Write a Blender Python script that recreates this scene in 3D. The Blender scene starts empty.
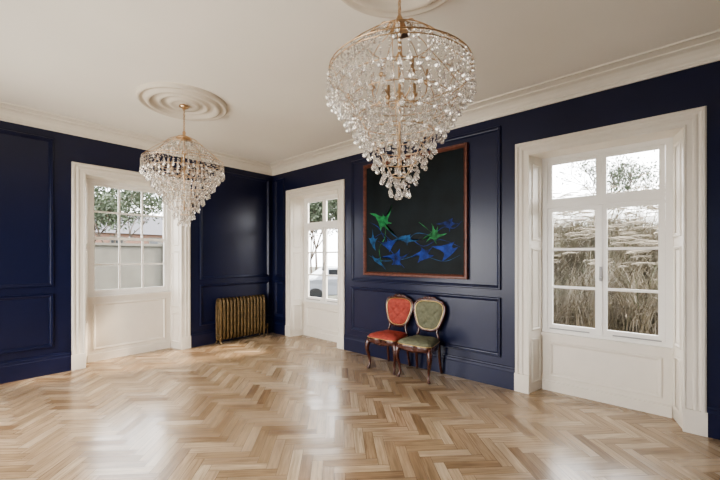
import bpy, bmesh, math, random
from mathutils import Vector, Matrix, noise
random.seed(7)
scene=bpy.context.scene
COL=scene.collection
try: scene.view_settings.look='AgX - Medium High Contrast'
except Exception as ex: print(ex)
scene.view_settings.exposure=0.42
CEIL=3.28; RX=6.5; RY=-4.86; WT=0.32

# ---------------------------------------------------------------- materials
def newmat(name):
    m=bpy.data.materials.new(name); m.use_nodes=True
    nt=m.node_tree; b=nt.nodes['Principled BSDF']
    return m,nt,b
def mat(name,col,rough=0.5,metal=0.0,var=0.0,vscale=8.0,bump=0.0,bscale=60.0,spec=None,coat=0.0,sheen=0.0):
    m,nt,b=newmat(name)
    b.inputs['Base Color'].default_value=(*col,1); b.inputs['Roughness'].default_value=rough
    b.inputs['Metallic'].default_value=metal
    if spec is not None: b.inputs['Specular IOR Level'].default_value=spec
    if coat: b.inputs['Coat Weight'].default_value=coat; b.inputs['Coat Roughness'].default_value=0.15
    if sheen: b.inputs['Sheen Weight'].default_value=sheen
    tc=nt.nodes.new('ShaderNodeTexCoord')
    if var>0:
        n=nt.nodes.new('ShaderNodeTexNoise'); n.inputs['Scale'].default_value=vscale; n.inputs['Detail'].default_value=5
        nt.links.new(tc.outputs['Object'],n.inputs['Vector'])
        r=nt.nodes.new('ShaderNodeValToRGB')
        r.color_ramp.elements[0].position=0.3; r.color_ramp.elements[1].position=0.7
        r.color_ramp.elements[0].color=(*[c*(1-var) for c in col],1)
        r.color_ramp.elements[1].color=(*[min(1,c*(1+var)) for c in col],1)
        nt.links.new(n.outputs['Fac'],r.inputs['Fac']); nt.links.new(r.outputs['Color'],b.inputs['Base Color'])
    if bump>0:
        n=nt.nodes.new('ShaderNodeTexNoise'); n.inputs['Scale'].default_value=bscale; n.inputs['Detail'].default_value=3
        nt.links.new(tc.outputs['Object'],n.inputs['Vector'])
        bp=nt.nodes.new('ShaderNodeBump'); bp.inputs['Strength'].default_value=bump; bp.inputs['Distance'].default_value=0.01
        nt.links.new(n.outputs['Fac'],bp.inputs['Height']); nt.links.new(bp.outputs['Normal'],b.inputs['Normal'])
    return m
M_navy=mat('navy_paint',(0.0085,0.0115,0.043),0.30,var=0.08,vscale=3,bump=0.05,bscale=90)
M_cream=mat('cream_trim_paint',(0.77,0.71,0.62),0.35,var=0.02,bump=0.02)
M_white=mat('white_window_paint',(0.85,0.82,0.77),0.32,var=0.02)
M_ceil=mat('ceiling_plaster',(0.90,0.855,0.775),0.8,var=0.02,vscale=1.2,bump=0.04,bscale=40)
M_cornice=mat('cornice_plaster',(0.82,0.765,0.67),0.65,var=0.02)
M_rose=mat('rose_plaster',(0.72,0.65,0.55),0.65,var=0.02)
M_gold=mat('chandelier_gold',(0.66,0.47,0.30),0.3,metal=1.0,var=0.1,vscale=20)
M_rad=mat('radiator_gold_paint',(0.125,0.080,0.033),0.45,metal=0.4,var=0.4,vscale=14,bump=0.08)
M_mahog=mat('mahogany',(0.06,0.017,0.011),0.25,var=0.4,vscale=25,coat=0.4)
M_red=mat('coral_velvet',(0.33,0.058,0.040),0.8,var=0.25,vscale=30,bump=0.15,bscale=300)
M_green=mat('sage_velvet',(0.145,0.145,0.09),0.8,var=0.2,vscale=30,bump=0.15,bscale=300)
M_frame=mat('painting_frame_wood',(0.12,0.038,0.023),0.4,var=0.35,vscale=18)
M_canvas=mat('dark_canvas',(0.0045,0.0085,0.0105),0.5,var=0.5,vscale=3,bump=0.25,bscale=120,spec=0.2)
M_pg=mat('paint_green',(0.022,0.17,0.055),0.5,var=0.85,vscale=11,bump=0.3,spec=0.2)
M_pb=mat('paint_blue',(0.010,0.028,0.17),0.5,var=0.9,vscale=9,bump=0.3,spec=0.2)
M_pp=mat('paint_teal',(0.012,0.060,0.15),0.5,var=0.85,vscale=10,bump=0.3,spec=0.2)
M_brass=mat('brass',(0.6,0.42,0.18),0.3,metal=1.0)
M_lead=mat('grey_stay',(0.35,0.34,0.33),0.4)
M_sub=mat('subfloor',(0.12,0.07,0.035),0.8)
M_ground=mat('garden_ground',(0.06,0.062,0.04),0.9,var=0.4,vscale=1.2)
M_straw=mat('straw_grass',(0.165,0.135,0.088),0.8,var=0.45,vscale=3)
M_straw2=mat('pale_plume',(0.21,0.18,0.135),0.9,var=0.2,vscale=8)
M_gblade=mat('green_grass',(0.075,0.09,0.045),0.8,var=0.4,vscale=3)
M_bark=mat('bark',(0.09,0.072,0.058),0.9,var=0.3,vscale=20)
M_leaf=mat('leaf',(0.055,0.07,0.042),0.7,var=0.5,vscale=4)
M_render=mat('pale_render',(0.11,0.104,0.088),0.9,var=0.12,vscale=2)
M_slate=mat('roof_slate',(0.07,0.07,0.08),0.7,var=0.25,vscale=12)
M_carw=mat('car_white',(0.18,0.19,0.21),0.3,coat=0.5)
M_dark=mat('dark_glass',(0.02,0.022,0.025),0.1)

def brickmat():
    m,nt,b=newmat('red_brick')
    tc=nt.nodes.new('ShaderNodeTexCoord'); mp=nt.nodes.new('ShaderNodeMapping')
    mp.inputs['Rotation'].default_value=(0,math.pi/2,math.pi/2)
    br=nt.nodes.new('ShaderNodeTexBrick'); br.inputs['Scale'].default_value=4
    br.inputs['Color1'].default_value=(0.12,0.06,0.042,1); br.inputs['Color2'].default_value=(0.15,0.085,0.06,1)
    br.inputs['Mortar'].default_value=(0.14,0.12,0.10,1)
    nt.links.new(tc.outputs['Object'],mp.inputs['Vector']); nt.links.new(mp.outputs['Vector'],br.inputs['Vector'])
    nt.links.new(br.outputs['Color'],b.inputs['Base Color']); b.inputs['Roughness'].default_value=0.9
    return m
M_brick=brickmat()
def glassmat():
    m=bpy.data.materials.new('window_glass'); m.use_nodes=True; nt=m.node_tree; nt.nodes.clear()
    o=nt.nodes.new('ShaderNodeOutputMaterial'); mx=nt.nodes.new('ShaderNodeMixShader')
    t=nt.nodes.new('ShaderNodeBsdfTransparent'); g=nt.nodes.new('ShaderNodeBsdfGlossy'); g.inputs['Roughness'].default_value=0.02
    f=nt.nodes.new('ShaderNodeFresnel'); f.inputs['IOR'].default_value=1.12
    nt.links.new(f.outputs[0],mx.inputs[0]); nt.links.new(t.outputs[0],mx.inputs[1]); nt.links.new(g.outputs[0],mx.inputs[2])
    nt.links.new(mx.outputs[0],o.inputs[0]); return m
M_glass=glassmat()
def crystalmat():
    m=bpy.data.materials.new('cut_crystal'); m.use_nodes=True; nt=m.node_tree; nt.nodes.clear()
    o=nt.nodes.new('ShaderNodeOutputMaterial')
    gl=nt.nodes.new('ShaderNodeBsdfGlass'); gl.inputs['IOR'].default_value=1.5; gl.inputs['Roughness'].default_value=0.0
    gl.inputs['Color'].default_value=(1,0.985,0.96,1)
    gs=nt.nodes.new('ShaderNodeBsdfGlossy'); gs.inputs['Roughness'].default_value=0.08; gs.inputs['Color'].default_value=(1,0.97,0.93,1)
    tr=nt.nodes.new('ShaderNodeBsdfTransparent')
    df=nt.nodes.new('ShaderNodeBsdfTranslucent'); df.inputs[0].default_value=(0.95,0.93,0.9,1)
    a=nt.nodes.new('ShaderNodeMixShader'); a.inputs[0].default_value=0.32
    b=nt.nodes.new('ShaderNodeMixShader'); b.inputs[0].default_value=0.27
    c=nt.nodes.new('ShaderNodeMixShader'); c.inputs[0].default_value=0.08
    nt.links.new(gl.outputs[0],a.inputs[1]); nt.links.new(gs.outputs[0],a.inputs[2])
    nt.links.new(a.outputs[0],b.inputs[1]); nt.links.new(tr.outputs[0],b.inputs[2])
    nt.links.new(b.outputs[0],c.inputs[1]); nt.links.new(df.outputs[0],c.inputs[2])
    nt.links.new(c.outputs[0],o.inputs[0]); return m
M_crystal=crystalmat()
PW=0.08; PN=5; PL=PW*PN
def floormat():
    m,nt,b=newmat('oak_herringbone'); L=nt.links; N=nt.nodes
    at=N.new('ShaderNodeAttribute'); at.attribute_name='plank'
    sp=N.new('ShaderNodeSeparateColor'); L.new(at.outputs['Color'],sp.inputs[0])
    uv=N.new('ShaderNodeUVMap'); uv.uv_map='grain'
    mp=N.new('ShaderNodeMapping'); mp.inputs['Scale'].default_value=(1.6,22,1); L.new(uv.outputs[0],mp.inputs[0])
    n=N.new('ShaderNodeTexNoise'); n.inputs['Scale'].default_value=2.2; n.inputs['Detail'].default_value=6; n.inputs['Distortion'].default_value=0.7
    L.new(mp.outputs[0],n.inputs['Vector'])
    r=N.new('ShaderNodeValToRGB'); e=r.color_ramp.elements
    e[0].position=0.0; e[0].color=(0.25,0.16,0.088,1); e[1].position=1.0; e[1].color=(0.56,0.455,0.325,1)
    x=e.new(0.3); x.color=(0.36,0.258,0.16,1); x=e.new(0.7); x.color=(0.47,0.355,0.237,1)
    L.new(sp.outputs[0],r.inputs[0])
    r2=N.new('ShaderNodeValToRGB'); r2.color_ramp.elements[0].position=0.3; r2.color_ramp.elements[0].color=(0.60,0.55,0.49,1)
    r2.color_ramp.elements[1].position=0.62; r2.color_ramp.elements[1].color=(1.08,1.06,1.04,1)
    L.new(n.outputs['Fac'],r2.inputs[0])
    mx=N.new('ShaderNodeMix'); mx.data_type='RGBA'; mx.blend_type='MULTIPLY'; mx.inputs[0].default_value=0.9
    L.new(r.outputs[0],mx.inputs[6]); L.new(r2.outputs[0],mx.inputs[7])
    uv2=N.new('ShaderNodeUVMap'); uv2.uv_map='edge'; s2=N.new('ShaderNodeSeparateXYZ'); L.new(uv2.outputs[0],s2.inputs[0])
    def mth(op,a,bv):
        q=N.new('ShaderNodeMath'); q.operation=op
        if isinstance(a,float): q.inputs[0].default_value=a
        else: L.new(a,q.inputs[0])
        if isinstance(bv,float): q.inputs[1].default_value=bv
        else: L.new(bv,q.inputs[1])
        return q.outputs[0]
    mn=mth('MINIMUM',s2.outputs[0],s2.outputs[1])
    mn2=mth('MINIMUM',mth('SUBTRACT',PL,s2.outputs[0]),mth('SUBTRACT',PW,s2.outputs[1]))
    ed=mth('MINIMUM',mn,mn2)
    lt=mth('LESS_THAN',ed,0.0015)
    mx2=N.new('ShaderNodeMix'); mx2.data_type='RGBA'; L.new(lt,mx2.inputs[0]); L.new(mx.outputs[2],mx2.inputs[6]); mx2.inputs[7].default_value=(0.12,0.075,0.04,1)
    L.new(mx2.outputs[2],b.inputs['Base Color'])
    rr=N.new('ShaderNodeMapRange'); rr.inputs['To Min'].default_value=0.18; rr.inputs['To Max'].default_value=0.31
    L.new(sp.outputs[1],rr.inputs['Value']); L.new(rr.outputs[0],b.inputs['Roughness'])
    b.inputs['Specular IOR Level'].default_value=0.8
    bp=N.new('ShaderNodeBump'); bp.inputs['Strength'].default_value=0.12; bp.inputs['Distance'].default_value=0.002
    L.new(n.outputs['Fac'],bp.inputs['Height']); L.new(bp.outputs[0],b.inputs['Normal'])
    return m
M_floor=floormat()

# ---------------------------------------------------------------- helpers
def empty(name,loc=(0,0,0),rz=0.0):
    o=bpy.data.objects.new(name,None); COL.objects.link(o); o.location=loc; o.rotation_euler=(0,0,rz); o.empty_display_size=0.1
    return o
def obj(name,bm,mats,parent=None,smooth=False,bevel=0.0,recalc=True):
    if recalc: bmesh.ops.recalc_face_normals(bm,faces=bm.faces[:])
    me=bpy.data.meshes.new(name); bm.to_mesh(me); bm.free()
    if not isinstance(mats,(list,tuple)): mats=[mats]
    for m in mats: me.materials.append(m)
    if smooth:
        for p in me.polygons: p.use_smooth=True
    o=bpy.data.objects.new(name,me); COL.objects.link(o)
    if parent: o.parent=parent
    if bevel>0:
        md=o.modifiers.new('bevel','BEVEL'); md.width=bevel; md.segments=2; md.limit_method='ANGLE'
    return o
def box(bm,x0,x1,y0,y1,z0,z1,mi=0,M=None):
    vs=[bm.verts.new(p) for p in [(x0,y0,z0),(x1,y0,z0),(x1,y1,z0),(x0,y1,z0),(x0,y0,z1),(x1,y0,z1),(x1,y1,z1),(x0,y1,z1)]]
    if M:
        for v in vs: v.co=M@v.co
    for f in [(0,3,2,1),(4,5,6,7),(0,1,5,4),(1,2,6,5),(2,3,7,6),(3,0,4,7)]:
        fc=bm.faces.new([vs[i] for i in f]); fc.material_index=mi
def mould(bm,u0,u1,z0,z1,prof,open_bottom=False,M=None,mi=0,y0=0.0):
    rings=[]
    for ins,pr in prof:
        if open_bottom: pts=[(u0+ins,z0),(u0+ins,z1-ins),(u1-ins,z1-ins),(u1-ins,z0)]
        else: pts=[(u0+ins,z0+ins),(u0+ins,z1-ins),(u1-ins,z1-ins),(u1-ins,z0+ins)]
        r=[]
        for (a,b) in pts:
            p=Vector((a,y0-pr,b)); p=M@p if M else p
            r.append(bm.verts.new(p))
        rings.append(r)
    for a,b in zip(rings,rings[1:]):
        n=4 if not open_bottom else 3
        for i in range(n):
            j=(i+1)%4
            f=bm.faces.new([a[i],a[j],b[j],b[i]]); f.material_index=mi
def tube(bm,pts,rad,seg=8,closed=False,mi=0,squash=None):
    pts=[Vector(p) for p in pts]; n=len(pts)
    if not isinstance(rad,(list,tuple)): rad=[rad]*n
    rings=[]; prev=None
    for i,p in enumerate(pts):
        if closed: t=pts[(i+1)%n]-pts[i-1]
        else: t=pts[min(i+1,n-1)]-pts[max(i-1,0)]
        t.normalize()
        if prev is None:
            a=Vector((0,0,1)) if abs(t.z)<0.9 else Vector((1,0,0))
            nrm=(a-t*a.dot(t)).normalized()
        else:
            nrm=prev-t*prev.dot(t)
            nrm=nrm.normalized() if nrm.length>1e-6 else prev
        prev=nrm; bn=t.cross(nrm)
        r=[]
        for k in range(seg):
            an=2*math.pi*k/seg
            off=(nrm*math.cos(an)+bn*math.sin(an))*rad[i]
            if squash: off=Vector((off.x*squash[0],off.y*squash[1],off.z*squash[2]))
            r.append(bm.verts.new(p+off))
        rings.append(r)
    m=n if closed else n-1
    for i in range(m):
        a=rings[i]; b=rings[(i+1)%n]
        for k in range(seg):
            f=bm.faces.new([a[k],a[(k+1)%seg],b[(k+1)%seg],b[k]]); f.material_index=mi; f.smooth=True
    if not closed:
        for r in (rings[0],rings[-1]):
            f=bm.faces.new(r); f.material_index=mi
def lathe(bm,prof,seg=48,c=(0,0,0),mi=0,smooth=True):
    c=Vector(c); rings=[]
    for (r,z) in prof:
        if r<1e-6: rings.append([bm.verts.new(c+Vector((0,0,z)))])
        else:
            rings.append([bm.verts.new(c+Vector((r*math.cos(2*math.pi*k/seg),r*math.sin(2*math.pi*k/seg),z))) for k in range(seg)])
    for a,b in zip(rings,rings[1:]):
        for k in range(seg):
            k2=(k+1)%seg
            if len(a)==1 and len(b)==1: continue
            if len(a)==1: f=bm.faces.new([a[0],b[k],b[k2]])
            elif len(b)==1: f=bm.faces.new([a[k],b[0],a[k2]])
            else: f=bm.faces.new([a[k],b[k],b[k2],a[k2]])
            f.material_index=mi; f.smooth=smooth
def ball(bm,c,r,mi=0,sub=2,scale=(1,1,1),M=None):
    mm=Matrix.Translation(c)@(M or Matrix())@Matrix.Diagonal((*scale,1))
    res=bmesh.ops.create_icosphere(bm,subdivisions=sub,radius=r,matrix=mm)
    for v in res['verts']:
        for f in v.link_faces: f.material_index=mi; f.smooth=True
def catmull(P,n=6,closed=False):
    P=[Vector(p) for p in P]; out=[]; N=len(P); rng=range(N if closed else N-1)
    for i in rng:
        if closed: p0,p1,p2,p3=P[i-1],P[i],P[(i+1)%N],P[(i+2)%N]
        else: p0,p1,p2,p3=P[max(i-1,0)],P[i],P[i+1],P[min(i+2,N-1)]
        for k in range(n):
            t=k/n
            out.append(0.5*((2*p1)+(-p0+p2)*t+(2*p0-5*p1+4*p2-p3)*t*t+(-p0+3*p1-3*p2+p3)*t**3))
    if not closed: out.append(P[-1])
    return out

# ---------------------------------------------------------------- room shell
W1=-2.39; W2=1.225; W3=5.43; HO=0.64; ZO=2.64
bm=bmesh.new()
for a,b,z0,z1 in [(RY-WT,W1-HO,0,CEIL),(W1+HO,0,0,CEIL),(W1-HO,W1+HO,ZO,CEIL)]: box(bm,-WT,0,a,b,z0,z1)
obj('wall_west',bm,M_navy)
bm=bmesh.new()
for a,b,z0,z1 in [(-WT,W2-HO,0,CEIL),(W2+HO,W3-HO,0,CEIL),(W3+HO,RX+WT,0,CEIL),(W2-HO,W2+HO,ZO,CEIL),(W3-HO,W3+HO,ZO,CEIL)]: box(bm,a,b,0,WT,z0,z1)
obj('wall_north',bm,M_navy)
bm=bmesh.new(); box(bm,RX,RX+WT,RY-WT,0,0,CEIL); obj('wall_east',bm,M_navy)
bm=bmesh.new()
S_OP=[(0.9,2.6),(3.4,5.1)]  # invented openings behind the camera, made to admit fill light
for a,b,z0,z1 in [(0,0.9,0,CEIL),(2.6,3.4,0,CEIL),(5.1,RX,0,CEIL),(0.9,2.6,2.64,CEIL),(3.4,5.1,2.64,CEIL),(0.9,2.6,0,0.3),(3.4,5.1,0,0.3)]: box(bm,a,b,RY-WT,RY,z0,z1)
obj('wall_south',bm,M_navy)
bm=bmesh.new(); box(bm,-WT,RX+WT,RY-WT,WT,CEIL,CEIL+0.15); obj('ceiling',bm,M_ceil)

# herringbone floor
bm=bmesh.new()
uvg=bm.loops.layers.uv.new('grain'); uve=bm.loops.layers.uv.new('edge'); cl=bm.loops.layers.float_color.new('plank')
ROT=Matrix.Rotation(math.radians(-45),4,'Z')
ORG=Vector((3.2,-2.43,0))
def plank(x,y,horiz):
    w,h=(PL,PW) if horiz else (PW,PL)
    cs=[(x,y),(x+w,y),(x+w,y+h),(x,y+h)]
    ctr=ROT@Vector((x+w/2,y+h/2,0))+ORG
    if not(-0.7<ctr.x<RX+0.5 and RY-0.5<ctr.y<0.8): return
    f=bm.faces.new([bm.verts.new(ROT@Vector((a,b,0))+ORG) for a,b in cs])
    e=[(0,0),(PL,0),(PL,PW),(0,PW)]
    if not horiz: e=[(0,PW),(0,0),(PL,0),(PL,PW)]
    o=(random.uniform(0,50),random.uniform(0,50)); c=(random.betavariate(1.7,1.7),random.random(),random.random(),1)
    for lp,q in zip(f.loops,e):
        lp[uve].uv=q; lp[uvg].uv=(q[0]+o[0],q[1]+o[1]); lp[cl]=c
for m_ in range(-11,12):
    for k in range(-110,111):
        plank(k*PW+m_*2*PL,k*PW,True); plank(k*PW+m_*2*PL,k*PW+PW,False)
for co,no in [((-0.3,0,0),(-1,0,0)),((RX+0.02,0,0),(1,0,0)),((0,0.3,0),(0,1,0)),((0,RY-0.02,0),(0,-1,0))]:
    bmesh.ops.bisect_plane(bm,geom=bm.verts[:]+bm.edges[:]+bm.faces[:],plane_co=co,plane_no=no,clear_outer=True)
for f in bm.faces:
    if f.normal.z<0: f.normal_flip()
obj('floor',bm,M_floor,recalc=False)
bm=bmesh.new(); box(bm,-WT,RX+WT,RY-WT,WT,-0.2,-0.02); obj('subfloor',bm,M_sub)

# cornice
bm=bmesh.new()
prof=[(0.0,3.12),(0.018,3.12),(0.022,3.135),(0.03,3.145),(0.03,3.16),(0.045,3.175),(0.062,3.20),(0.09,3.225),(0.125,3.238),(0.135,3.24),(0.135,3.252),(0.155,3.258),(0.178,3.264),(0.185,3.266),(0.22,3.266),(0.225,3.28)]
rings=[]
for i,z in prof: rings.append([bm.verts.new(p) for p in [(i,RY+i,z),(RX-i,RY+i,z),(RX-i,-i,z),(i,-i,z)]])
for a,b in zip(rings,rings[1:]):
    for k in range(4): bm.faces.new([a[k],a[(k+1)%4],b[(k+1)%4],b[k]])
obj('trim_1',bm,M_cornice)

# baseboards
def skirting(name,segs,parent_rz,loc):
    e=empty(name,loc,parent_rz); bm=bmesh.new()
    P=[(0.0,0.0),(0.0,0.028),(0.19,0.028),(0.20,0.022),(0.225,0.02),(0.235,0.012),(0.25,0.010),(0.255,0.0)]
    for a,b in segs:
        r0=[bm.verts.new((a,-p,z)) for z,p in P]; r1=[bm.verts.new((b,-p,z)) for z,p in P]
        for i in range(len(P)-1): bm.faces.new([r0[i],r1[i],r1[i+1],r0[i+1]])
        bm.faces.new(r0); bm.faces.new(r1)
    obj('skirting_board',bm,M_navy,e)
HC=0.77
skirting('baseboard_west',[(RY,W1-HC),(W1+HC,0)],math.pi/2,(0,0,0))
skirting('baseboard_north',[(0,W2-HC),(W2+HC,W3-HC),(W3+HC,RX)],0,(0,0,0))
PP=[(0,0.0),(0.0,0.018),(0.008,0.030),(0.020,0.030),(0.028,0.018),(0.038,0.015),(0.046,0.004),(0.048,0.0)]
def panels(name,rects,rz):
    e=empty(name,(0,0,0),rz); bm=bmesh.new()
    for r in rects: mould(bm,*r,PP)
    obj('panel_moulding',bm,M_navy,e)
panels('trim_2',[(-4.72,-3.34,1.12,3.02),(-4.72,-3.34,0.34,1.03),(-1.46,-0.09,1.12,3.02),(-1.46,-0.09,0.34,1.03)],math.pi/2)
panels('trim_3',[(2.15,4.50,1.12,3.02),(2.15,4.50,0.34,1.03),(0.09,0.38,1.12,3.02),(0.09,0.38,0.34,1.03)],0)

# ---------------------------------------------------------------- windows
CP=[(0,0),(0,0.022),(0.012,0.032),(0.03,0.032),(0.038,0.02),(0.05,0.018),(0.062,0.026),(0.078,0.026),(0.088,0.016),(0.125,0.016),(0.132,0.024),(0.145,0.024),(0.15,0.012),(0.15,-0.02)]
RP=[(0,0.001),(0.012,0.010),(0.02,0.010),(0.032,0.002),(0.034,0.001)]
def window(idx,center,rz,sill,kind):
    loc=(center,0,0) if rz==0 else (0,center,0)
    e=empty('window_%d'%idx,loc,rz)
    D=0.25; hb=0.555; hf=0.625; ZT=2.62
    bm=bmesh.new(); mould(bm,-HC,HC,0,2.765,CP,open_bottom=True)
    for s in (-1,1):
        a,b=sorted((s*0.621,s*0.775)); box(bm,a,b,-0.036,0.0,0,0.2)
    obj('casing',bm,M_cream,e)
    bm=bmesh.new()
    for s in (-1,1):
        v=[(s*hf,-0.005),(s*hb,D+0.02),(s*0.6385,D+0.02),(s*0.6385,-0.005)]
        lo=[bm.verts.new((x,y,0)) for x,y in v]; hi=[bm.verts.new((x,y,ZT+0.01)) for x,y in v]
        for i in range(4):
            j=(i+1)%4; bm.faces.new([lo[i],lo[j],hi[j],hi[i]])
        bm.faces.new(lo); bm.faces.new(hi)
        p0=Vector((s*hf,0,0)); p1=Vector((s*hb,D,0)); d=(p1-p0).normalized(); nrm=Vector((-s*d.y,s*d.x,0)); 
        if nrm.x*s>0: nrm=-nrm
        Mx=Matrix(((d.x,-nrm.x,0,p0.x),(d.y,-nrm.y,0,p0.y),(0,0,1,0),(0,0,0,1)))
        for z0,z1 in [(0.10,0.60),(0.68,1.60),(1.68,2.54)]:
            mould(bm,0.04,0.22,z0,z1,RP,M=Mx)
    box(bm,-0.638,0.638,-0.004,D+0.019,ZT,2.638)
    obj('reveal',bm,M_cream,e)
    bm=bmesh.new()
    box(bm,-hb-0.02,hb+0.02,D+0.004,D+0.06,0,sill-0.036)
    mould(bm,-hb+0.07,hb-0.07,0.16,sill-0.10,[(0,0),(0.0,0.008),(0.01,0.014),(0.022,0.012),(0.034,0.002),(0.036,0.0)],y0=D+0.004)
    box(bm,-hb+0.004,hb-0.004,D-0.018,D+0.003,0,0.11)
    box(bm,-hb-0.01,hb+0.01,D-0.035,D+0.08,sill-0.035,sill-0.001)
    obj('apron_panel',bm,M_cream,e)
    bm=bmesh.new(); y0=D+0.0; y1=D+0.068; fr=0.05
    for s in (-1,1):
        a,b=sorted((s*0.637,s*(hb-fr))); box(bm,a,b,y0+0.001,y1,sill,2.636)
    box(bm,-hb+fr,hb-fr,y0+0.002,y1,ZT-fr,2.635); box(bm,-hb+fr,hb-fr,y0+0.002,y1,sill,sill+0.03)
    obj('frame',bm,M_white,e)
    bm=bmesh.new(); g=bmesh.new(); ir=hb-fr-0.001
    def leaf(x0,x1,z0,z1,ya,yb,st,rt,rb,cols,rows,bar=0.026):
        box(bm,x0,x0+st,ya,yb,z0,z1); box(bm,x1-st,x1,ya,yb,z0,z1)
        box(bm,x0+st,x1-st,ya+.0005,yb-.0005,z1-rt,z1); box(bm,x0+st,x1-st,ya+.0005,yb-.0005,z0,z0+rb)
        xa,xb,za,zb=x0+st,x1-st,z0+rb,z1-rt
        for i in range(1,cols):
            c=xa+(xb-xa)*i/cols; box(bm,c-bar/2,c+bar/2,ya+0.004,yb-0.004,za,zb)
        for i in range(1,rows):
            c=za+(zb-za)*i/rows; box(bm,xa,xb,ya+0.0055,yb-0.0055,c-bar/2,c+bar/2)
        ym=(ya+yb)/2
        g.faces.new([g.verts.new(p) for p in [(xa,ym,za),(xb,ym,za),(xb,ym,zb),(xa,ym,zb)]])
    if kind=='sash':
        zm=(sill+ZT)/2
        leaf(-ir,ir,zm-0.02,ZT-fr-.001,y0+0.035,y0+0.06,0.04,0.04,0.035,3,2)
        leaf(-ir,ir,sill+0.031,zm+0.02,y0+0.005,y0+0.032,0.04,0.035,0.06,3,2)
        box(bm,-0.03,0.03,y0-0.012,y0+0.02,zm+0.021,zm+0.035,1)
    else:
        zt=2.08
        box(bm,-ir,ir,y0-0.01,y1-.001,zt-0.035,zt+0.035)
        leaf(-ir,-0.0005,zt+0.036,ZT-fr-.001,y0+0.01,y0+0.045,0.045,0.035,0.035,1,1)
        leaf(0.0005,ir,zt+0.036,ZT-fr-.001,y0+0.01,y0+0.045,0.045,0.035,0.035,1,1)
        leaf(-ir,-0.001,sill+0.031,zt-0.036,y0+0.01,y0+0.045,0.05,0.04,0.065,1,3)
        leaf(0.001,ir,sill+0.031,zt-0.036,y0+0.01,y0+0.045,0.05,0.04,0.065,1,3)
        box(bm,-0.014,0.014,y0-0.002,y0+0.009,sill+0.04,zt-0.04)
        box(bm,-0.012,0.012,y0-0.02,y0-0.003,1.25,1.40,1); ball(bm,Vector((0,y0-0.035,1.28)),0.016,1)
        for s in (-1,1):
            box(bm,min(s*0.10,s*0.48),max(s*0.10,s*0.48),y0-0.012,y0-0.002,sill+0.045,sill+0.057,1)
    obj('sashes',bm,[M_white,M_lead],e)
    obj('glass',g,M_glass,e)
    li=bpy.data.lights.new('portal','AREA'); li.shape='RECTANGLE'; li.size=1.1; li.size_y=ZT-sill; li.cycles.is_portal=True
    lo=bpy.data.objects.new('daylight_portal',li); COL.objects.link(lo); lo.parent=e
    lo.location=(0,D+0.09,(ZT+sill)/2); lo.rotation_euler=(math.radians(-90),0,0)
window(1,W1,math.pi/2,0.93,'sash')
window(2,W2,0,0.65,'casement')
window(3,W3,0,0.65,'casement')
for i,(a,b) in enumerate(S_OP):
    e=empty('window_%d'%(4+i),(0,RY,0),0); bm=bmesh.new()  # frames for the added south openings, out of view
    for x in (a,(a+b)/2-0.03,b-0.06): box(bm,x,x+0.06,-0.2,-0.12,0.3,2.64)
    for z in (0.3,1.45,2.58): box(bm,a,b,-0.19,-0.13,z,z+0.06)
    obj('frame',bm,M_white,e)
    li=bpy.data.lights.new('south_daylight','AREA'); li.shape='RECTANGLE'; li.size=b-a; li.size_y=2.3; li.energy=62; li.color=(1.0,0.96,0.91)  # added fill lamp outside each south opening, brightens the room
    lo=bpy.data.objects.new('south_daylight',li); COL.objects.link(lo); lo.parent=e
    lo.location=((a+b)/2,-0.45,1.3); lo.rotation_euler=(math.radians(102),0,0)

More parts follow.
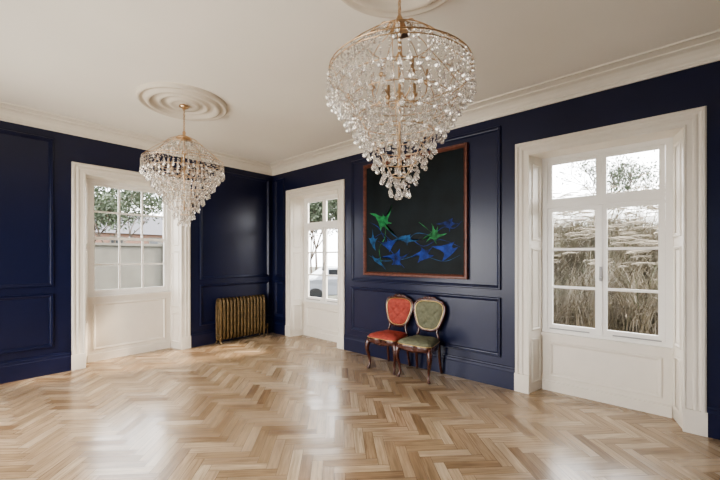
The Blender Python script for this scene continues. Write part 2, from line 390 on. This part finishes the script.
# ---------------------------------------------------------------- ceiling roses + chandeliers
def chand(name,x,y,first=[None]):
    e=empty(name,(x,y,0))
    if first[0] is None:
        g=bmesh.new()
        z=2.93
        while z<3.20:
            i=int(round(z*1000/22))%2
            pts=[]
            for k in range(10):
                a=2*math.pi*k/10; u=0.009*math.cos(a); w=0.017*math.sin(a)
                pts.append((u,0,z+w) if i else (0,u,z+w))
            tube(g,pts,0.0028,5,closed=True); z+=0.022
        lathe(g,[(0,3.235),(0.05,3.232),(0.055,3.22),(0.03,3.205),(0.012,3.19),(0,3.188)],24)
        lathe(g,[(0,2.945),(0.012,2.94),(0.02,2.92),(0.012,2.90),(0.03,2.885),(0.07,2.875),(0.085,2.862),(0.08,2.85),(0.03,2.845),(0.012,2.83),(0.010,2.72),(0.022,2.70),(0.025,2.68),(0.010,2.655),(0.008,2.5),(0.02,2.48),(0.032,2.45),(0.02,2.42),(0.008,2.40),(0.006,2.10),(0.015,2.05),(0,2.02)],20)
        TI=[(0.42,2.575),(0.368,2.49),(0.315,2.405),(0.258,2.32),(0.203,2.235),(0.150,2.15),(0.10,2.065),(0.052,1.985)]
        for R,zz in TI:
            pts=[(R*math.cos(2*math.pi*k/48),R*math.sin(2*math.pi*k/48),zz) for k in range(48)]
            tube(g,pts,0.0032,6,closed=True)
        for R,zz in [(0.42,2.60),(0.20,2.785)]:
            tube(g,[(R*math.cos(2*math.pi*k/48),R*math.sin(2*math.pi*k/48),zz) for k in range(48)],0.0035,6,closed=True)
        for k in range(12):
            a=2*math.pi*k/12; c,s=math.cos(a),math.sin(a)
            P=catmull([(0.07*c,0.07*s,2.865),(0.15*c,0.15*s,2.83),(0.20*c,0.20*s,2.785),(0.32*c,0.32*s,2.69),(0.42*c,0.42*s,2.60)],4)
            tube(g,P,0.0028,5)
            if k%2==0:
                P=[(R*c,R*s,zz) for R,zz in TI]+[(0,0,1.97)]
                tube(g,P,0.0022,5)
        for k in range(6):
            a=2*math.pi*(k+.5)/6; c,s=math.cos(a),math.sin(a)
            P=catmull([(0.02*c,0.02*s,2.46),(0.08*c,0.08*s,2.42),(0.15*c,0.15*s,2.46),(0.165*c,0.165*s,2.52)],5)
            tube(g,P,0.004,6)
            lathe(g,[(0,2.51),(0.015,2.515),(0.022,2.53),(0.010,2.532),(0.010,2.60),(0,2.60)],12,(0.165*c,0.165*s,0))
        me_o=obj('brass_frame',g,M_gold,e,smooth=False)
        cr=bmesh.new()
        def gem(c,r,h,seg=6):
            lathe(cr,[(0,h),(r*0.6,h*0.55),(r,0),(r*0.6,-h*0.55),(0,-h)],seg,c,smooth=False)
        def drop(c,r,h):
            lathe(cr,[(0,0),(r*0.3,-h*0.22),(r*0.75,-h*0.52),(r,-h*0.74),(r*0.7,-h*0.93),(0,-h)],6,c,smooth=False)
        for ti,(R,zz) in enumerate(TI):
            n=max(6,int(2*math.pi*R/0.046)); off=random.random()
            for k in range(n):
                a=2*math.pi*(k+off)/n; rr=R+0.005
                L=2 if (k%2) else 3
                if ti==0: L+=1
                z=zz-0.012
                for q in range(L):
                    gem((rr*math.cos(a),rr*math.sin(a),z),0.0090,0.0098); z-=0.025
                drop((rr*math.cos(a),rr*math.sin(a),z+0.008),0.0165,0.058)
        for R,zz,n in [(0.27,2.52,20),(0.17,2.42,12),(0.10,2.30,8)]:
            for k in range(n):
                a=2*math.pi*k/n; z=zz
                for q in range(3): gem((R*math.cos(a),R*math.sin(a),z),0.009,0.010); z-=0.025
                drop((R*math.cos(a),R*math.sin(a),z+0.008),0.015,0.05)
        for k in range(32):
            a=2*math.pi*k/32
            for q in range(12):
                t=q/11; R=0.19+0.23*t; zz=2.775-0.185*t-0.03*math.sin(math.pi*t)
                gem((R*math.cos(a),R*math.sin(a),zz),0.008,0.009)
        for k in range(18):
            a=2*math.pi*k/18; drop((0.20*math.cos(a),0.20*math.sin(a),2.775),0.014,0.05)
            drop((0.31*math.cos(a),0.31*math.sin(a),2.665),0.014,0.05)
        drop((0,0,1.925),0.024,0.085); gem((0,0,1.93),0.018,0.018); gem((0,0,1.96),0.012,0.014)
        for k in range(5):
            a=2*math.pi*k/5; drop((0.022*math.cos(a),0.022*math.sin(a),1.96),0.014,0.05)
        c_o=obj('crystals',cr,M_crystal,e)
        first[0]=(me_o.data,c_o.data)
    else:
        for nm,d in zip(('brass_frame','crystals'),first[0]):
            o=bpy.data.objects.new(nm,d); COL.objects.link(o); o.parent=e
    r=bmesh.new()
    prof=[(0.52,3.28),(0.52,3.262),(0.505,3.252),(0.485,3.252),(0.475,3.262),(0.455,3.266),(0.44,3.262),(0.425,3.246),(0.40,3.240),(0.375,3.246),(0.362,3.262),(0.34,3.268),(0.30,3.268),(0.288,3.256),(0.268,3.250),(0.25,3.256),(0.24,3.268),(0.20,3.268),(0.185,3.262),(0.17,3.248),(0.13,3.242),(0.10,3.25),(0.085,3.246),(0.06,3.242),(0,3.240)]
    lathe(r,[(a*0.9,3.28-(3.28-b)*(1.7 if a>0.15 else 1.1)) for a,b in prof],96)
    return e,r
for nm,x,y in [('chandelier',4.755,-2.41),('chandelier.001',1.78,-2.44)]:
    e,r=chand(nm,x,y)
    ro=obj('ceiling_rose',r,M_rose); ro.location=(x,y,0)

# ---------------------------------------------------------------- radiator
e=empty('cast_iron_radiator',(0,0,0))
bm=bmesh.new(); n=14; ya=-1.225; yb=-0.30
for i in range(n):
    y=ya+(yb-ya)*(i+.5)/n
    loop=catmull([(0.20,y,0.15),(0.205,y,0.40),(0.20,y,0.68),(0.165,y,0.76),(0.105,y,0.76),(0.07,y,0.68),(0.065,y,0.40),(0.07,y,0.15),(0.105,y,0.085),(0.165,y,0.085)],4,closed=True)
    tube(bm,loop,0.022,8,closed=True,squash=(1,1.1,1))
    tube(bm,[(0.135,y,0.09),(0.135,y,0.40),(0.135,y,0.75)],0.021,8)
    for z in (0.15,0.69): ball(bm,Vector((0.135,y,z)),0.038,0,2,(1.5,0.75,1.1))
    if i in (0,n-1):
        for x in (0.195,0.075): tube(bm,catmull([(x,y,0.12),(x,y,0.07),(x+(0.012 if x>.1 else -.012),y,0.03),(x+(0.016 if x>.1 else -.016),y,0.012)],3),[0.026,.024,.021,.018,.016,.015,.015,.017,.02,.022][:10],8)
for z in (0.15,0.69): tube(bm,[(0.135,ya,z),(0.135,yb,z)],0.024,10)
tube(bm,catmull([(0.135,yb,0.15),(0.135,yb+0.07,0.15),(0.135,yb+0.085,0.13),(0.135,yb+0.085,0.002)],4),0.011,8)
tube(bm,[(0.135,yb+0.085,0.12),(0.135,yb+0.085,0.22)],0.02,10)
obj('radiator_sections',bm,M_rad,e,recalc=True)

# ---------------------------------------------------------------- painting
e=empty('framed_painting',(2.426,0,1.225)); PWd=1.68; PH=1.68
bm=bmesh.new(); mould(bm,0,PWd,0,PH,[(0,0.0),(0,0.045),(0.006,0.05),(0.03,0.05),(0.042,0.04),(0.052,0.03),(0.055,0.02)]); obj('frame',bm,M_frame,e)
bm=bmesh.new(); box(bm,0.05,PWd-0.05,-0.025,0,0.05,PH-0.05); obj('canvas',bm,M_canvas,e)
bm=bmesh.new()
lay=[0.0]; prn=random.Random(12)
def star(cx,cz,r,arms,mi,sc=1.0):
    lay[0]+=0.00012; y=-0.0262-lay[0]
    arms=sorted([(a+prn.uniform(-16,16),l*sc*prn.uniform(0.75,1.2)) for a,l in arms]); n=len(arms); pts=[]
    tips=[(cx+l*math.cos(math.radians(a)),cz+l*math.sin(math.radians(a))) for a,l in arms]
    r*=0.62; tw=prn.uniform(-2.6,2.6)
    for i in range(n):
        a0=arms[i][0]; a1=arms[(i+1)%n][0]+(360 if i==n-1 else 0)
        gap=a1-a0; rr=r*(0.35 if gap<90 else 0.7)
        c1=(cx+rr*1.3*math.cos(math.radians(a0+gap*.3)),cz+rr*1.3*math.sin(math.radians(a0+gap*.3)))
        c2=(cx+rr*1.3*math.cos(math.radians(a0+gap*.7)),cz+rr*1.3*math.sin(math.radians(a0+gap*.7)))
        p0=tips[i]; p3=tips[(i+1)%n]
        for k in range(12):
            t=k/12; q=1-t; jx=prn.uniform(-1,1)*0.004
            pts.append((q**3*p0[0]+3*q*q*t*c1[0]+3*q*t*t*c2[0]+t**3*p3[0]+jx, q**3*p0[1]+3*q*q*t*c1[1]+3*q*t*t*c2[1]+t**3*p3[1]+jx))
    out=[]
    for (a,b) in pts:
        dx,dz=a-cx,b-cz; d=math.hypot(dx,dz); w=tw*d
        out.append((min(PWd-.06,max(.06,cx+dx*math.cos(w)-dz*math.sin(w))),cz+dx*math.sin(w)+dz*math.cos(w)))
    c=bm.verts.new((cx,y,cz)); vs=[bm.verts.new((p[0],y,p[1])) for p in out]
    for i in range(len(vs)):
        f=bm.faces.new([c,vs[i],vs[(i+1)%len(vs)]]); f.material_index=mi
def stroke(P,w,mi):
    lay[0]+=0.00012; y=-0.0262-lay[0]; Q=catmull([(p[0],y,p[1]) for p in P],6); L=[];R=[]
    for i,p in enumerate(Q):
        t=(Q[min(i+1,len(Q)-1)]-Q[max(i-1,0)]).normalized(); nn=Vector((-t.z,0,t.x)); ww=w*(0.35+0.65*math.sin(math.pi*i/(len(Q)-1)))
        L.append(bm.verts.new(p+nn*ww)); R.append(bm.verts.new(p-nn*ww))
    for i in range(len(Q)-1):
        f=bm.faces.new([L[i],L[i+1],R[i+1],R[i]]); f.material_index=mi
G,B,T=0,1,2
stroke([(0.10,0.50),(0.35,0.62),(0.55,0.50),(0.80,0.55),(1.05,0.42),(1.30,0.50),(1.58,0.40)],0.005,B)
stroke([(0.10,0.30),(0.35,0.22),(0.70,0.24),(1.0,0.30),(1.35,0.22),(1.58,0.30)],0.005,T)
stroke([(0.40,0.72),(0.55,0.60),(0.75,0.50),(0.95,0.60),(1.20,0.55)],0.006,T)
stroke([(0.42,0.72),(0.40,0.55),(0.30,0.40),(0.34,0.20)],0.006,G)
stroke([(0.12,0.80),(0.30,0.70),(0.45,0.45),(0.62,0.25),(0.75,0.12)],0.005,B)
stroke([(1.20,0.56),(1.35,0.66),(1.5,0.64),(1.6,0.72)],0.006,B)
stroke([(0.98,0.75),(1.1,0.66),(1.25,0.54)],0.005,G)
star(0.17,0.52,0.10,[(80,0.18),(10,0.14),(-60,0.18),(150,0.08)],T)
star(0.48,0.46,0.12,[(170,0.20),(110,0.12),(20,0.24),(-80,0.14)],B)
star(0.62,0.24,0.14,[(165,0.26),(70,0.14),(10,0.22),(-60,0.14),(-140,0.14)],B)
star(0.80,0.52,0.10,[(160,0.22),(60,0.10),(-20,0.24),(-100,0.10)],T)
star(1.06,0.32,0.15,[(175,0.22),(95,0.14),(25,0.20),(-40,0.16),(-130,0.14)],B)
star(1.42,0.36,0.15,[(165,0.22),(70,0.16),(5,0.14),(-110,0.16)],B)
star(1.44,0.70,0.10,[(170,0.22),(60,0.08),(10,0.14),(-80,0.12)],B)
star(0.28,0.20,0.08,[(170,0.14),(70,0.1),(-5,0.2)],T)
star(0.38,0.80,0.17,[(140,0.26),(85,0.12),(20,0.24),(-30,0.16),(-80,0.32),(-135,0.20)],G)
star(1.22,0.56,0.15,[(160,0.22),(100,0.14),(40,0.12),(-15,0.22),(-80,0.16),(-150,0.18)],G)
obj('neuron_brushwork',bm,[M_pg,M_pb,M_pp],e,recalc=False)

# ---------------------------------------------------------------- chairs
def chair(name,x,y,rz,fab):
    e=empty(name,(x,y,0),rz)
    w=bmesh.new()
    yb=lambda z:0.185+max(0,z-0.44)*0.15
    for s in (-1,1):
        P=catmull([(s*0.195,-0.165,0.42),(s*0.215,-0.195,0.36),(s*0.225,-0.208,0.28),(s*0.205,-0.185,0.16),(s*0.195,-0.177,0.08),(s*0.205,-0.192,0.03),(s*0.210,-0.20,0.010)],4)
        n=len(P); R=[]
        key=[0.030,0.036,0.030,0.018,0.013,0.016,0.019]
        for i in range(n):
            q=i/(n-1)*6; k=min(int(q),5); f=q-k; R.append(key[k]*(1-f)+key[k+1]*f)
        tube(w,P,R,10)
        ball(w,Vector((s*0.210,-0.202,0.017)),0.024,0,2,(1,1,0.65))
        ball(w,Vector((s*0.222,-0.215,0.335)),0.026,0,2,(0.8,0.8,1.4))
        P=catmull([(s*0.16,0.185,0.44),(s*0.162,0.185,0.34),(s*0.165,0.20,0.18),(s*0.175,0.235,0.008)],5)
        tube(w,P,[0.024-0.008*i/(len(P)-1) for i in range(len(P))],8)
        P=catmull([(s*0.16,0.185,0.40),(s*0.15,yb(.47),0.47),(s*0.128,yb(.54),0.54),(s*0.145,yb(.60),0.60)],5)
        tube(w,P,0.019,8)
    H=[(0,0.935),(0.10,0.932),(0.178,0.905),(0.215,0.845),(0.208,0.76),(0.178,0.67),(0.142,0.595),(0.08,0.555),(0,0.548)]
    F=[(a,b) for a,b in H]+[(-a,b) for a,b in H[-2:0:-1]]
    loop=catmull([(a,yb(b),b) for a,b in F],4,closed=True)
    tube(w,loop,0.023,8,closed=True)
    for s in (-1,1):
        tube(w,catmull([(0,yb(.95)-0.012,0.945),(s*0.05,yb(.96)-0.016,0.968),(s*0.10,yb(.95)-0.014,0.945),(s*0.15,yb(.93)-0.012,0.93)],4),[0.016,.017,.018,.017,.016,.015,.014,.013,.012,.010,.008,.006,.005],8)
        ball(w,Vector((s*0.045,yb(.95)-0.016,0.958)),0.017,0,2,(1.2,.8,1))
        ball(w,Vector((s*0.085,yb(.94)-0.014,0.945)),0.013,0,2,(1.2,.8,1))
        ball(w,Vector((s*0.185,yb(.9)-0.008,0.905)),0.022,0,2,(1.0,.8,1))
        ball(w,Vector((s*0.06,yb(.545)-0.01,0.552)),0.014,0,2,(1.4,.8,1))
    ball(w,Vector((0,yb(.96)-0.016,0.965)),0.024,0,2,(1,.8,1.1))
    ball(w,Vector((0,yb(.54)-0.01,0.545)),0.018,0,2,(1,.8,1.1))
    S=[(0,-0.232),(0.10,-0.240),(0.19,-0.228),(0.237,-0.18),(0.230,-0.09),(0.208,0.05),(0.18,0.17),(0.15,0.205),(0,0.21)]
    S=S+[(-a,b) for a,b in S[-2:0:-1]]
    so=catmull([(a,b,0) for a,b in S],4,closed=True); N=len(so)
    rings=[]
    for sc,z in [(0.93,0.355),(0.985,0.36),(1.0,0.375),(1.0,0.40),(1.01,0.41),(1.01,0.422),(0.99,0.428),(0.9,0.428)]:
        r=[]
        for p in so:
            dz=0
            if z<0.37 and p.y<-0.1: dz=-0.022*max(0,math.cos(p.x/0.235*math.pi*1.0))+0.008
            r.append(w.verts.new((p.x*sc,p.y*sc,z+dz)))
        rings.append(r)
    for a,b in zip(rings,rings[1:]):
        for i in range(N):
            f=w.faces.new([a[i],a[(i+1)%N],b[(i+1)%N],b[i]]); f.smooth=True
    w.faces.new(rings[0])
    obj('mahogany_frame',w,M_mahog,e)
    c=bmesh.new()
    def pad(outline,ctr,tofn,K,h,gx,gz,dent):
        rr=[]; n=len(outline)
        for k in range(K+1):
            s=1-k/K
            if k==K:
                p=Vector(ctr); rr.append([c.verts.new(tofn(p,h))]); break
            row=[]
            for q in outline:
                p=Vector(ctr)+(Vector(q)-Vector(ctr))*s
                hh=h*math.sqrt(max(0,1-s**3.2))
                u=p.x/gx; v=p.y/gz
                tuft=abs(math.cos(math.pi*(u+v)/2)*math.cos(math.pi*(u-v)/2))
                hh-=dent*(1-min(1,tuft*2.2))*min(1,(1-s)*2.5)
                row.append(c.verts.new(tofn(p,hh)))
            rr.append(row)
        for a,b in zip(rr,rr[1:]):
            for i in range(n):
                j=(i+1)%n
                f=c.faces.new([a[i],a[j],b[0]] if len(b)==1 else [a[i],a[j],b[j],b[i]]); f.smooth=True
    pad([(p.x*0.985,p.y*0.985) for p in so],(0,-0.02),lambda p,h:Vector((p.x,p.y,0.424+h)),14,0.072,0.10,0.10,0.010)
    lp=[(p.x*0.93,(p.z-0.745)*0.94) for p in loop]
    pad(lp,(0,0.0),lambda p,h:Vector((p.x,yb(p.y+0.745)-0.002-h,p.y+0.745)),16,0.045,0.075,0.075,0.018)
    pad(lp,(0,0.0),lambda p,h:Vector((p.x,yb(p.y+0.745)+0.004+h,p.y+0.745)),6,0.012,0.075,0.075,0.0)
    for iu in range(-2,3):
        for iv in range(-2,3):
            if (iu+iv)%2==0: continue
            a,b=iu*0.075,iv*0.075
            if abs(a)<0.16 and abs(b)<0.16 and a*a+b*b<0.0235: ball(c,Vector((a,yb(b+.745)-0.030,b+.745)),0.007,0,1)
    tube(c,[(p.x*0.985,p.y*0.985,0.432) for p in so],0.005,6,closed=True,mi=1)
    tube(c,[(p.x*0.92,p.y-0.016,0.745+(p.z-0.745)*0.93) for p in loop],0.005,6,closed=True,mi=1)
    obj('tufted_upholstery',c,[fab,M_brass],e)
chair('side_chair',3.12,-0.30,math.radians(2),M_red)
chair('side_chair.001',3.61,-0.305,math.radians(4),M_green)

# ---------------------------------------------------------------- exterior
bm=bmesh.new(); box(bm,-45,30,WT+0.01,45,-0.5,-0.35); box(bm,-45,-WT-0.01,-25,WT+0.01,-0.5,-0.35); box(bm,-WT-.01,30,-25,RY-WT-.01,-0.5,-0.35)
obj('garden_ground',bm,M_ground)
def bankz(x,y): return -0.34+max(0,min(1,(y-1.2)/4.8))*2.0*max(0,min(1,(x-0.5)/2.5))
GE=empty('ornamental_grass_bank')
bm=bmesh.new(); NX,NY=24,14; gr=[]
for j in range(NY+1):
    row=[]
    for i in range(NX+1):
        x=0.4+14*i/NX; yy=1.1+7.7*j/NY; row.append(bm.verts.new((x,yy,bankz(x,yy)+0.04*noise.noise(Vector((x,yy,0))))))
    gr.append(row)
for j in range(NY):
    for i in range(NX): bm.faces.new([gr[j][i],gr[j][i+1],gr[j+1][i+1],gr[j+1][i]])
obj('bank',bm,M_straw,GE,smooth=True)
bm=bmesh.new()
def blade(bx,by,bz,h,lean,az,wd,mi):
    dx,dy=math.cos(az),math.sin(az); sx,sy=-dy,dx
    L=[];R=[]
    for k in range(6):
        t=k/5; o=lean*t*t; z=bz+h*(t-0.38*min(1,lean/h)*t**3)
        ww=wd*(1-t*0.85)
        L.append(bm.verts.new((bx+dx*o+sx*ww,by+dy*o+sy*ww,z))); R.append(bm.verts.new((bx+dx*o-sx*ww,by+dy*o-sy*ww,z)))
    for k in range(5):
        f=bm.faces.new([L[k],L[k+1],R[k+1],R[k]]); f.material_index=mi
    return Vector((bx+dx*lean,by+dy*lean,bz+h*(1-0.38*min(1,lean/h))))
for cidx in range(260):
    cx=random.uniform(2.8,8.0); cy=random.uniform(2.3,7.4); bz=bankz(cx,cy)
    H=random.uniform(1.1,1.6)
    pal=random.choice([[0,0,2,1],[0,0,0,2],[0,1,1,2],[0,2,2,2]])
    for k in range(100):
        az=random.gauss(0.5,1.3); r=random.uniform(0,0.3)
        blade(cx+r*math.cos(k),cy+r*math.sin(k),bz,H*random.uniform(0.45,1.0),random.uniform(0.4,1.5),az,random.uniform(0.004,0.008),random.choice(pal))
    for k in range(3):
        az=random.gauss(0.4,0.5); p=blade(cx,cy,bz,H*random.uniform(1.05,1.2),random.uniform(0.4,0.9),az,0.004,0)
        d=Vector((math.cos(az)*0.9,math.sin(az)*0.9,0.1)).normalized()
        pts=[p-d*0.10,p+Vector((0,0,.01)),p+d*0.10+Vector((0,0,.0)),p+d*0.20-Vector((0,0,.04))]
        tube(bm,pts,[0.005,0.011,0.010,0.003],5,mi=2)
        for q in range(34):
            t=random.random(); o=p+d*(0.26*t-0.08)
            v=Vector((random.uniform(-1,1),random.uniform(-1,1),random.uniform(-1,.3)))*0.05+d*0.06
            s_=v.orthogonal().normalized()*0.003
            f=bm.faces.new([bm.verts.new(o+s_),bm.verts.new(o-s_),bm.verts.new(o+v)]); f.material_index=2
obj('grass_blades',bm,[M_straw,M_gblade,M_straw2],GE,recalc=False)

def tree(name,loc,h,leafy,seed,leafcol=M_leaf,ls=0.12,depth=5):
    rnd=random.Random(seed); e=empty(name,loc); bm=bmesh.new(); lf=bmesh.new()
    def br(p,d,l,r,n):
        q=p+d*l*0.5+Vector((rnd.uniform(-1,1),rnd.uniform(-1,1),0))*l*0.06; s=p+d*l
        tube(bm,[p,q,s],[r,r*0.85,r*0.7],5)
        if n==0:
            for _ in range(leafy):
                c=s+Vector((rnd.gauss(0,1),rnd.gauss(0,1),rnd.gauss(0,1)))*ls*2.2
                a=Vector((rnd.uniform(-1,1),rnd.uniform(-1,1),rnd.uniform(-1,1))).normalized(); b=a.orthogonal().normalized()
                sz=ls*rnd.uniform(.4,.9)
                lf.faces.new([lf.verts.new(c+a*sz),lf.verts.new(c+b*sz*.5),lf.verts.new(c-a*sz),lf.verts.new(c-b*sz*.5)])
            return
        for _ in range(3 if n>1 else 4):
            nd=(d+Vector((rnd.uniform(-1,1),rnd.uniform(-1,1),rnd.uniform(-0.3,0.8)))*0.75).normalized()
            br(s,nd,l*rnd.uniform(0.6,0.85),r*0.62,n-1)
    br(Vector((0,0,0)),Vector((0,0,1)),h*0.3,h*0.014,depth)
    obj('branches',bm,M_bark,e)
    if leafy: obj('foliage',lf,leafcol,e,recalc=False)
    else: lf.free()
tree('garden_tree',(-11.5,-1.0,-0.35),5.2,14,3,ls=0.11)
tree('garden_tree.001',(-17.5,1.6,-0.35),6.4,12,11,ls=0.13)
tree('garden_tree.002',(3.2,15.5,-0.35),6.2,6,21,ls=0.09)
tree('garden_tree.003',(-9.3,9.0,-0.35),5.5,18,5,ls=0.14)
tree('garden_tree.004',(-14.5,14,-0.35),8.0,16,8,ls=0.16)
tree('garden_tree.005',(12.2,14.5,-0.35),12,22,19,ls=0.25)  # unseen tree, added to keep direct sun out of the right-hand window
bm=bmesh.new(); box(bm,-7.2,-6.9,-9,3.2,-0.35,1.85); box(bm,-7.26,-6.84,-9,3.2,1.85,1.93); 
for y in (-5.0,-2.2,0.6): box(bm,-7.28,-6.82,y-0.22,y+0.22,-0.35,2.0)
obj('garden_wall',bm,M_render)
e=empty('brick_house',(-33,5.5,-0.35)); bm=bmesh.new(); box(bm,-3,3,-5,5,0,4.0); obj('brick_walls',bm,M_brick,e)
bm=bmesh.new(); v=[bm.verts.new(p) for p in [(3.3,-5.3,3.9),(3.3,5.3,3.9),(-3.3,5.3,3.9),(-3.3,-5.3,3.9),(0,-5.3,6.0),(0,5.3,6.0)]]
for f in [(0,1,5,4),(2,3,4,5),(0,4,3),(1,2,5),(0,3,2,1)]: bm.faces.new([v[i] for i in f])
obj('slate_roof',bm,M_slate,e)
bm=bmesh.new(); box(bm,-0.5,0.5,-1.3,-0.3,4.8,7.2); box(bm,-0.58,0.58,-1.38,-0.22,6.9,7.05)
for y in (-1.05,-0.55): lathe(bm,[(0.12,7.2),(0.10,7.6),(0,7.6)],12,(0,y,0))
obj('chimney',bm,M_brick,e)
bm=bmesh.new(); wf=bmesh.new()
for y in (-3.2,-0.6,2.4): 
    for z in (0.9,2.6):
        box(bm,2.95,3.02,y-0.45,y+0.45,z,z+1.0); mould(wf,y-0.5,y+0.5,z-.05,z+1.05,[(0,0),(0,0.04),(0.07,0.04),(0.07,0)],M=Matrix(((0,-1,0,3.0),(1,0,0,0),(0,0,1,0),(0,0,0,1))))
obj('panes',bm,M_dark,e); obj('window_frames',wf,M_render,e)
e=empty('parked_car',(-4.3,6.4,-0.35),math.radians(60)); bm=bmesh.new()
side=[(-2.1,0.35),(-2.1,0.75),(-1.95,0.95),(-1.3,1.02),(-0.75,1.42),(0.7,1.45),(1.35,1.05),(2.0,0.92),(2.15,0.7),(2.15,0.35)]
a=[bm.verts.new((x,-0.85 if z<1.1 else -0.68,z)) for x,z in side]; b=[bm.verts.new((x,0.85 if z<1.1 else 0.68,z)) for x,z in side]
bm.faces.new(a); bm.faces.new(b)
for i in range(len(side)):
    j=(i+1)%len(side); bm.faces.new([a[i],a[j],b[j],b[i]])
obj('body',bm,M_carw,e,bevel=0.05)
bm=bmesh.new()
for s in (-1,1):
    box(bm,-0.75,0.0,s*0.78-0.02,s*0.78+0.02,1.05,1.36); box(bm,0.08,0.85,s*0.78-0.02,s*0.78+0.02,1.05,1.36)
obj('side_windows',bm,M_dark,e)
bm=bmesh.new()
for x in (-1.3,1.35):
    for s in (-1,1):
        R=Matrix.Translation((x,s*0.8,0.33))@Matrix.Rotation(math.pi/2,4,'X')
        bmesh.ops.create_cone(bm,cap_ends=True,segments=24,radius1=0.33,radius2=0.33,depth=0.22,matrix=R)
obj('wheels',bm,M_dark,e)

# ---------------------------------------------------------------- light
w=bpy.data.worlds.new('sky'); scene.world=w; w.use_nodes=True; nt=w.node_tree
bg=nt.nodes['Background']; sky=nt.nodes.new('ShaderNodeTexSky'); sky.sky_type='HOSEK_WILKIE'; sky.turbidity=6
sky.sun_direction=Vector((0.28,0.8,0.55)).normalized()
mx=nt.nodes.new('ShaderNodeMix'); mx.data_type='RGBA'; mx.inputs[0].default_value=0.75
mx.inputs[7].default_value=(0.97,0.98,0.99,1)
nt.links.new(sky.outputs[0],mx.inputs[6]); nt.links.new(mx.outputs[2],bg.inputs[0]); bg.inputs[1].default_value=8.5
su=bpy.data.lights.new('sun','SUN'); su.energy=7; su.angle=math.radians(5); su.color=(1,0.86,0.70)
so=bpy.data.objects.new('sun',su); COL.objects.link(so)
so.rotation_euler=Vector((-0.28,-0.8,-0.50)).to_track_quat('-Z','Y').to_euler()

# ---------------------------------------------------------------- camera
cd=bpy.data.cameras.new('camera'); cam=bpy.data.objects.new('camera',cd); COL.objects.link(cam)
cam.location=(5.97,-4.15,1.5); cam.rotation_euler=(math.pi/2,0,math.radians(41.31))
cd.sensor_width=36; cd.lens=17.65; cd.shift_y=17/720; cd.clip_start=0.05
scene.camera=cam
